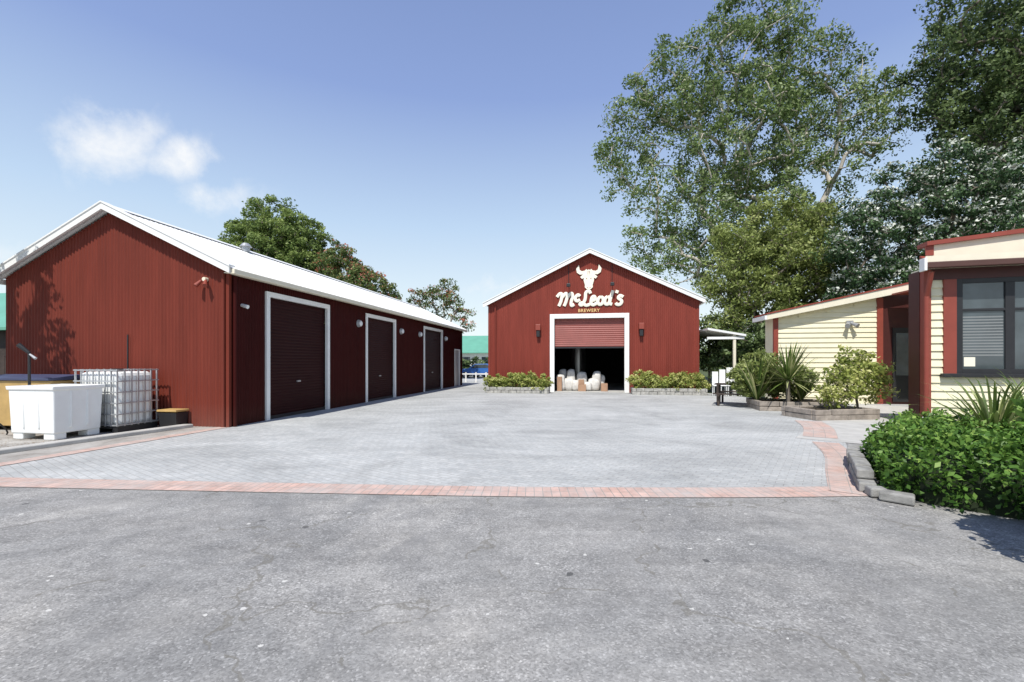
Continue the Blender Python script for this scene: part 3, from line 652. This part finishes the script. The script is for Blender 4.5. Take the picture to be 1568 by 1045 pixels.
prism('roof',[(1.6,2.8),(5,4.6),(8.4,2.8),(8.4,2.7),(1.6,2.7)],'x',-.4,6.9,GREENR,NH)
FN=empty('timber_fence',(-30,14.0,0)); boxes('palings',[(i*.15,i*.15+.14,0,.02,0.02,1.75+.02*((i*7)%3)) for i in range(100)],WOOD,FN)
boxes('rails',[(0,15,.021,.06,.4,.5),(0,15,.021,.06,1.3,1.4)],WOOD,FN)
FH=empty('green_roof_house',(-9,62,0),-9.49)
box('walls',0,14,0,8,0,3.0,WHITE,FH); prism('roof',[(-.6,2.9),(4,5.4),(8.6,2.9),(8.6,2.8),(-.6,2.8)],'x',-.5,14.5,GREENR,FH)
boxes('windows',[(2,3.4,-.04,-.01,1,2.3),(5,6.4,-.04,-.01,1,2.3),(8,9.4,-.04,-.01,1,2.3)],GLASS,FH)
CR=empty('parked_car',(-5.6,46,0),0)
prof=[(0,.45),(.05,.75),(.55,.9),(1.25,1.0),(1.85,1.42),(3.1,1.45),(3.8,1.05),(4.1,.95),(4.15,.45),(3.75,.3),(.4,.3)]
prism('body',prof,'y',0,1.7,BLUE,CR,bev=.05)
prism('side_windows',[(1.4,1.0),(1.92,1.36),(3.0,1.38),(3.5,1.03)],'y',-.01,1.71,GLASS,CR)
for x in(.85,3.3):
    for y in(-.04,1.55): cyl('wheel',(x,y,.31),(x,y+.19,.31),.31,.31,RUBBER,CR,20)
    cyl('hub',(x,-.05,.31),(x,-.042,.31),.18,.18,GALV,CR,14)
LW=empty('low_white_fence',(-4.5,36,0)); boxes('posts_and_rails',[(i*.8,i*.8+.1,0,.1,0,.8) for i in range(6)]+[(0,4.1,.02,.08,.62,.72)],WHITE,LW)
tree('boundary_hedge',(-2.8,48,0),(-2.8,48,.5),[(-5.5+.9*i,48.5,.9+.3*math.sin(i*2),1.2) for i in range(7)],90,60,.14,.5,LF_DK,BARK,.06,51)
CP=empty('carport',(9.55,22.2,0),-9.49)
prism('roof_sheet',[(0,3.28),(1.75,2.95),(1.75,2.85),(0,3.18)],'y',0,5,ROOFW,CP)
boxes('posts',[(1.2,1.32,.1,.22,0,2.95),(1.2,1.32,4.7,4.82,0,2.95),(.05,.15,4.7,4.8,0,3.15)],CREAML,CP)
boxes('roof_beams',[(0,1.7,.08,.2,2.72,2.84)],WHITE,CP)
RK=empty('stacked_white_chairs',(9.5,21.6,0),-9.49)
for i in range(4):
    boxes('chair_%d'%i,[(.32*i,.32*i+.27,0,.03,.5+.08*(i%2),1.15+.1*(i%3)),(.32*i,.32*i+.27,-.3,0,.48,.52)]+[(.32*i+a,.32*i+a+.03,c-.28,c-.25,.012,.48) for a in(0,.24) for c in(0,.25)],PLW,RK,bev=.01)
PT=empty('picnic_table',(7.55,17.0,0),-30)
boxes('top',[(0,1.5,i*.16,i*.16+.145,.76,.8) for i in range(5)],WOOD,PT)
boxes('benches',[(0,1.5,-.5,-.22,.43,.47),(0,1.5,1.0,1.28,.43,.47)],WOOD,PT)
boxes('legs',[(.15,.22,-.5,1.28,.36,.43),(1.28,1.35,-.5,1.28,.36,.43)]+[(x,x+.07,y,y+.09,.01,.76) for x in(.08,1.36) for y in(.0,.68)]+[(x,x+.07,y,y+.07,.01,.36) for x in(.15,1.28) for y in(-.4,1.1)],WOOD,PT)
# ------------------------------------------------------------ trees
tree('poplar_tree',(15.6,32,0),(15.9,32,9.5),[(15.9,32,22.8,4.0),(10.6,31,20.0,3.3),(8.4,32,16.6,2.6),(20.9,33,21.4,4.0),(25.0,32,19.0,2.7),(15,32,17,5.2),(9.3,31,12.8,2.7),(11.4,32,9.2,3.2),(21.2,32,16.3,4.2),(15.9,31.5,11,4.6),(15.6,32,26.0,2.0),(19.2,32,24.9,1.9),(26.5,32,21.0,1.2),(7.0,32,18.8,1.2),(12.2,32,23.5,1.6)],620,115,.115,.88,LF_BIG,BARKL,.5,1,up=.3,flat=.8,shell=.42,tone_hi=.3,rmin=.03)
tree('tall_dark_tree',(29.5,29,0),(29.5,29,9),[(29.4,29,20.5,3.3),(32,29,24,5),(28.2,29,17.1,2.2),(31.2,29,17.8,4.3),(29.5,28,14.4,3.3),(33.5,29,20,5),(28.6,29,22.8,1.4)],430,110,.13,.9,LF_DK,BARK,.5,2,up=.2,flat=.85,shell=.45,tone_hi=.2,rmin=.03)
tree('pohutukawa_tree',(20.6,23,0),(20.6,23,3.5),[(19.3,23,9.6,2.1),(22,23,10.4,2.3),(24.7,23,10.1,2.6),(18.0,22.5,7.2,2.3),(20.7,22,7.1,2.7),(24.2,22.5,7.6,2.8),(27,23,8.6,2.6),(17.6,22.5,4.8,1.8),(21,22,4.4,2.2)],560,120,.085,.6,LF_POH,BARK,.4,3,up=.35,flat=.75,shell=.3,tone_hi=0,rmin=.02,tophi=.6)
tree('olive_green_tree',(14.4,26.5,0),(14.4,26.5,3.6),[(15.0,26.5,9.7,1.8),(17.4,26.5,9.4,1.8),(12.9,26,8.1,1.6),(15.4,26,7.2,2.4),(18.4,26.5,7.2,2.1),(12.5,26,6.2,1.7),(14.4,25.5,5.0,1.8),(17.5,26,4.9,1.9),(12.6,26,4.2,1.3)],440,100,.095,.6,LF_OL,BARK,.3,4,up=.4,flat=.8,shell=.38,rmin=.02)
tree('round_crown_tree',(-18,36,0),(-18,36,6),[(-18.9,36,11.7,2.7),(-21.4,36,11.0,1.8),(-16.7,36,11.0,2.2),(-18.2,35.5,9.4,3.2),(-21.8,36,9.2,2.0),(-15.7,36,9.0,2.0)],420,115,.11,.6,LF_RND,BARK,.4,5,up=.6,flat=.75,shell=.3,rmin=.02)
tree('red_flowering_tree',(-12.2,35,0),(-12.2,35,4),[(-13.4,35,8.9,1.9),(-11.4,35,7.8,1.5),(-9.6,35,6.9,1.0),(-12.4,34.5,6.4,2.2),(-10,35,5.6,1.4)],240,90,.11,.5,LF_FLW,BARK,.25,6,up=.5,flat=.75,shell=.35,tone_hi=.3,rmin=.02)
tree('red_flowering_tree',(-6.4,41,0),(-6.4,41,3.6),[(-6.2,41,7.6,1.6),(-8.4,41,7.2,1.2),(-4.7,41,6.2,1.2),(-6.6,41,5.6,1.2),(-4.2,41,4.9,.9)],80,50,.11,.5,LF_FLW,BARKL,.2,8,up=.4,flat=.7,shell=.5,tone_hi=.35,rmin=.03)
tree('boundary_shrubbery',(13,24,0),(13,24,1),[(11.2,23.5,1.7,1.3),(12.8,24,2.3,1.7),(11.8,26,2.8,1.7),(14.8,24.5,2.6,1.8),(9.9,28,2.4,1.6),(17,24.5,2.6,2),(19.5,25,2.8,2.2)],360,60,.11,.5,LF_DK,BARK,.12,9,shell=.5)
rg=np.random.default_rng(77); pts=[];tn=[]
for k in range(150):
    a=rg.uniform(-1.2,1.2); d=rg.uniform(85,120); cx,cy=math.sin(a)*d,math.cos(a)*d; r=rg.uniform(2.5,4.2); h=rg.uniform(2,3.6)
    q=rg.normal(size=(380,3)); q/=np.linalg.norm(q,axis=1)[:,None]; q*=rg.uniform(.6,1,size=(380,1))
    pts.append(np.stack([cx+q[:,0]*r*1.5,cy+q[:,1]*r,np.abs(h+q[:,2]*h)],1)); tn.append(.5+.3*q[:,2]+rg.normal(0,.15,380))
leafmesh('distant_trees',np.concatenate(pts),.4,np.concatenate(tn),LF_DIST,None,rg)
# ------------------------------------------------------------ light
EL=57; hx,hy=.30,.954
d=Vector((hx*math.cos(math.radians(EL)),hy*math.cos(math.radians(EL)),-math.sin(math.radians(EL)))).normalized()
ld=bpy.data.lights.new('sun','SUN'); ld.energy=5.0; ld.angle=math.radians(.5); ld.color=(1,.965,.905)
lo=bpy.data.objects.new('sun',ld); COL.objects.link(lo); lo.rotation_euler=d.to_track_quat('-Z','Y').to_euler(); lo.location=(0,-10,30)
w=bpy.data.worlds.new('World'); sc.world=w; w.use_nodes=True; nt=w.node_tree; bg=nt.nodes['Background']
sk=nt.nodes.new('ShaderNodeTexSky'); sk.sky_type='NISHITA'; sk.sun_disc=False; sk.sun_elevation=math.radians(EL); sk.sun_rotation=math.atan2(-hx,-hy)
sk.air_density=1.0; sk.dust_density=.6; sk.ozone_density=1.2
tcn=nt.nodes.new('ShaderNodeTexCoord'); gen=tcn.outputs['Generated']
sp=nt.nodes.new('ShaderNodeSeparateXYZ'); nt.links.new(gen,sp.inputs[0])
haze=ramp(nt,sp.outputs[2],[(0,(.88,.95,.96)),(.10,(.80,.91,.95)),(.28,(.54,.70,.90)),(.5,(.28,.39,.71)),(1,(.10,.15,.36))])
hz_=mixc(nt,haze,(9.1,9.1,9.1),1.0,'MULTIPLY')
yy=mth(nt,'MAXIMUM',sp.outputs[1],.02)
A=mth(nt,'DIVIDE',sp.outputs[0],yy); Bc=mth(nt,'DIVIDE',sp.outputs[2],yy)
n1=noise(nt,gen,8,9,.6,.2); n2=noise(nt,gen,30,7,.65)
tot=None
for (ca_,cb_,rx,ry,st) in [(-.89,.485,.12,.075,1.1),(-.73,.45,.09,.05,.9),(-.65,.36,.10,.045,.62),(-1.13,.235,.12,.03,.5),(-.02,.165,.09,.03,.55),(-1.3,.1,.3,.04,.4)]:
    dx=mth(nt,'DIVIDE',mth(nt,'SUBTRACT',A,ca_),rx); dz=mth(nt,'DIVIDE',mth(nt,'SUBTRACT',Bc,cb_),ry)
    r2=mth(nt,'ADD',mth(nt,'MULTIPLY',dx,dx),mth(nt,'MULTIPLY',dz,dz))
    g=mth(nt,'MULTIPLY',mth(nt,'EXPONENT',mth(nt,'MULTIPLY',r2,-.9)),st)
    tot=g if tot is None else mth(nt,'MAXIMUM',tot,g)
nz=mth(nt,'ADD',mth(nt,'MULTIPLY',n1,.7),mth(nt,'MULTIPLY',n2,.3))
den=mth(nt,'SUBTRACT',mth(nt,'ADD',mth(nt,'MULTIPLY',tot,.9),mth(nt,'MULTIPLY',mth(nt,'SUBTRACT',nz,.5),2.6)),.25)
den=mth(nt,'MULTIPLY',mth(nt,'MULTIPLY',den,1.25),mth(nt,'MINIMUM',mth(nt,'MULTIPLY',tot,2),1))
den=mth(nt,'MULTIPLY',mth(nt,'MINIMUM',mth(nt,'MAXIMUM',den,0),1),mth(nt,'GREATER_THAN',sp.outputs[1],.03))
den=mth(nt,'MULTIPLY',den,.9)
skc=mixc(nt,sk.outputs[0],hz_,.84)
cl=mixc(nt,skc,(8.2,8.3,8.4),den)
nt.links.new(cl,bg.inputs[0]); bg.inputs[1].default_value=.12
# ------------------------------------------------------------ camera
cd=bpy.data.cameras.new('camera'); cd.lens=16; cd.sensor_width=36; cd.shift_y=.0207; cd.clip_end=3000; cd.clip_start=.05
cam=bpy.data.objects.new('camera',cd); COL.objects.link(cam); cam.location=(0,0,1.6); cam.rotation_euler=(math.radians(90),0,0); sc.camera=cam
sc.view_settings.view_transform='Standard'; sc.view_settings.look='None'; sc.view_settings.exposure=0
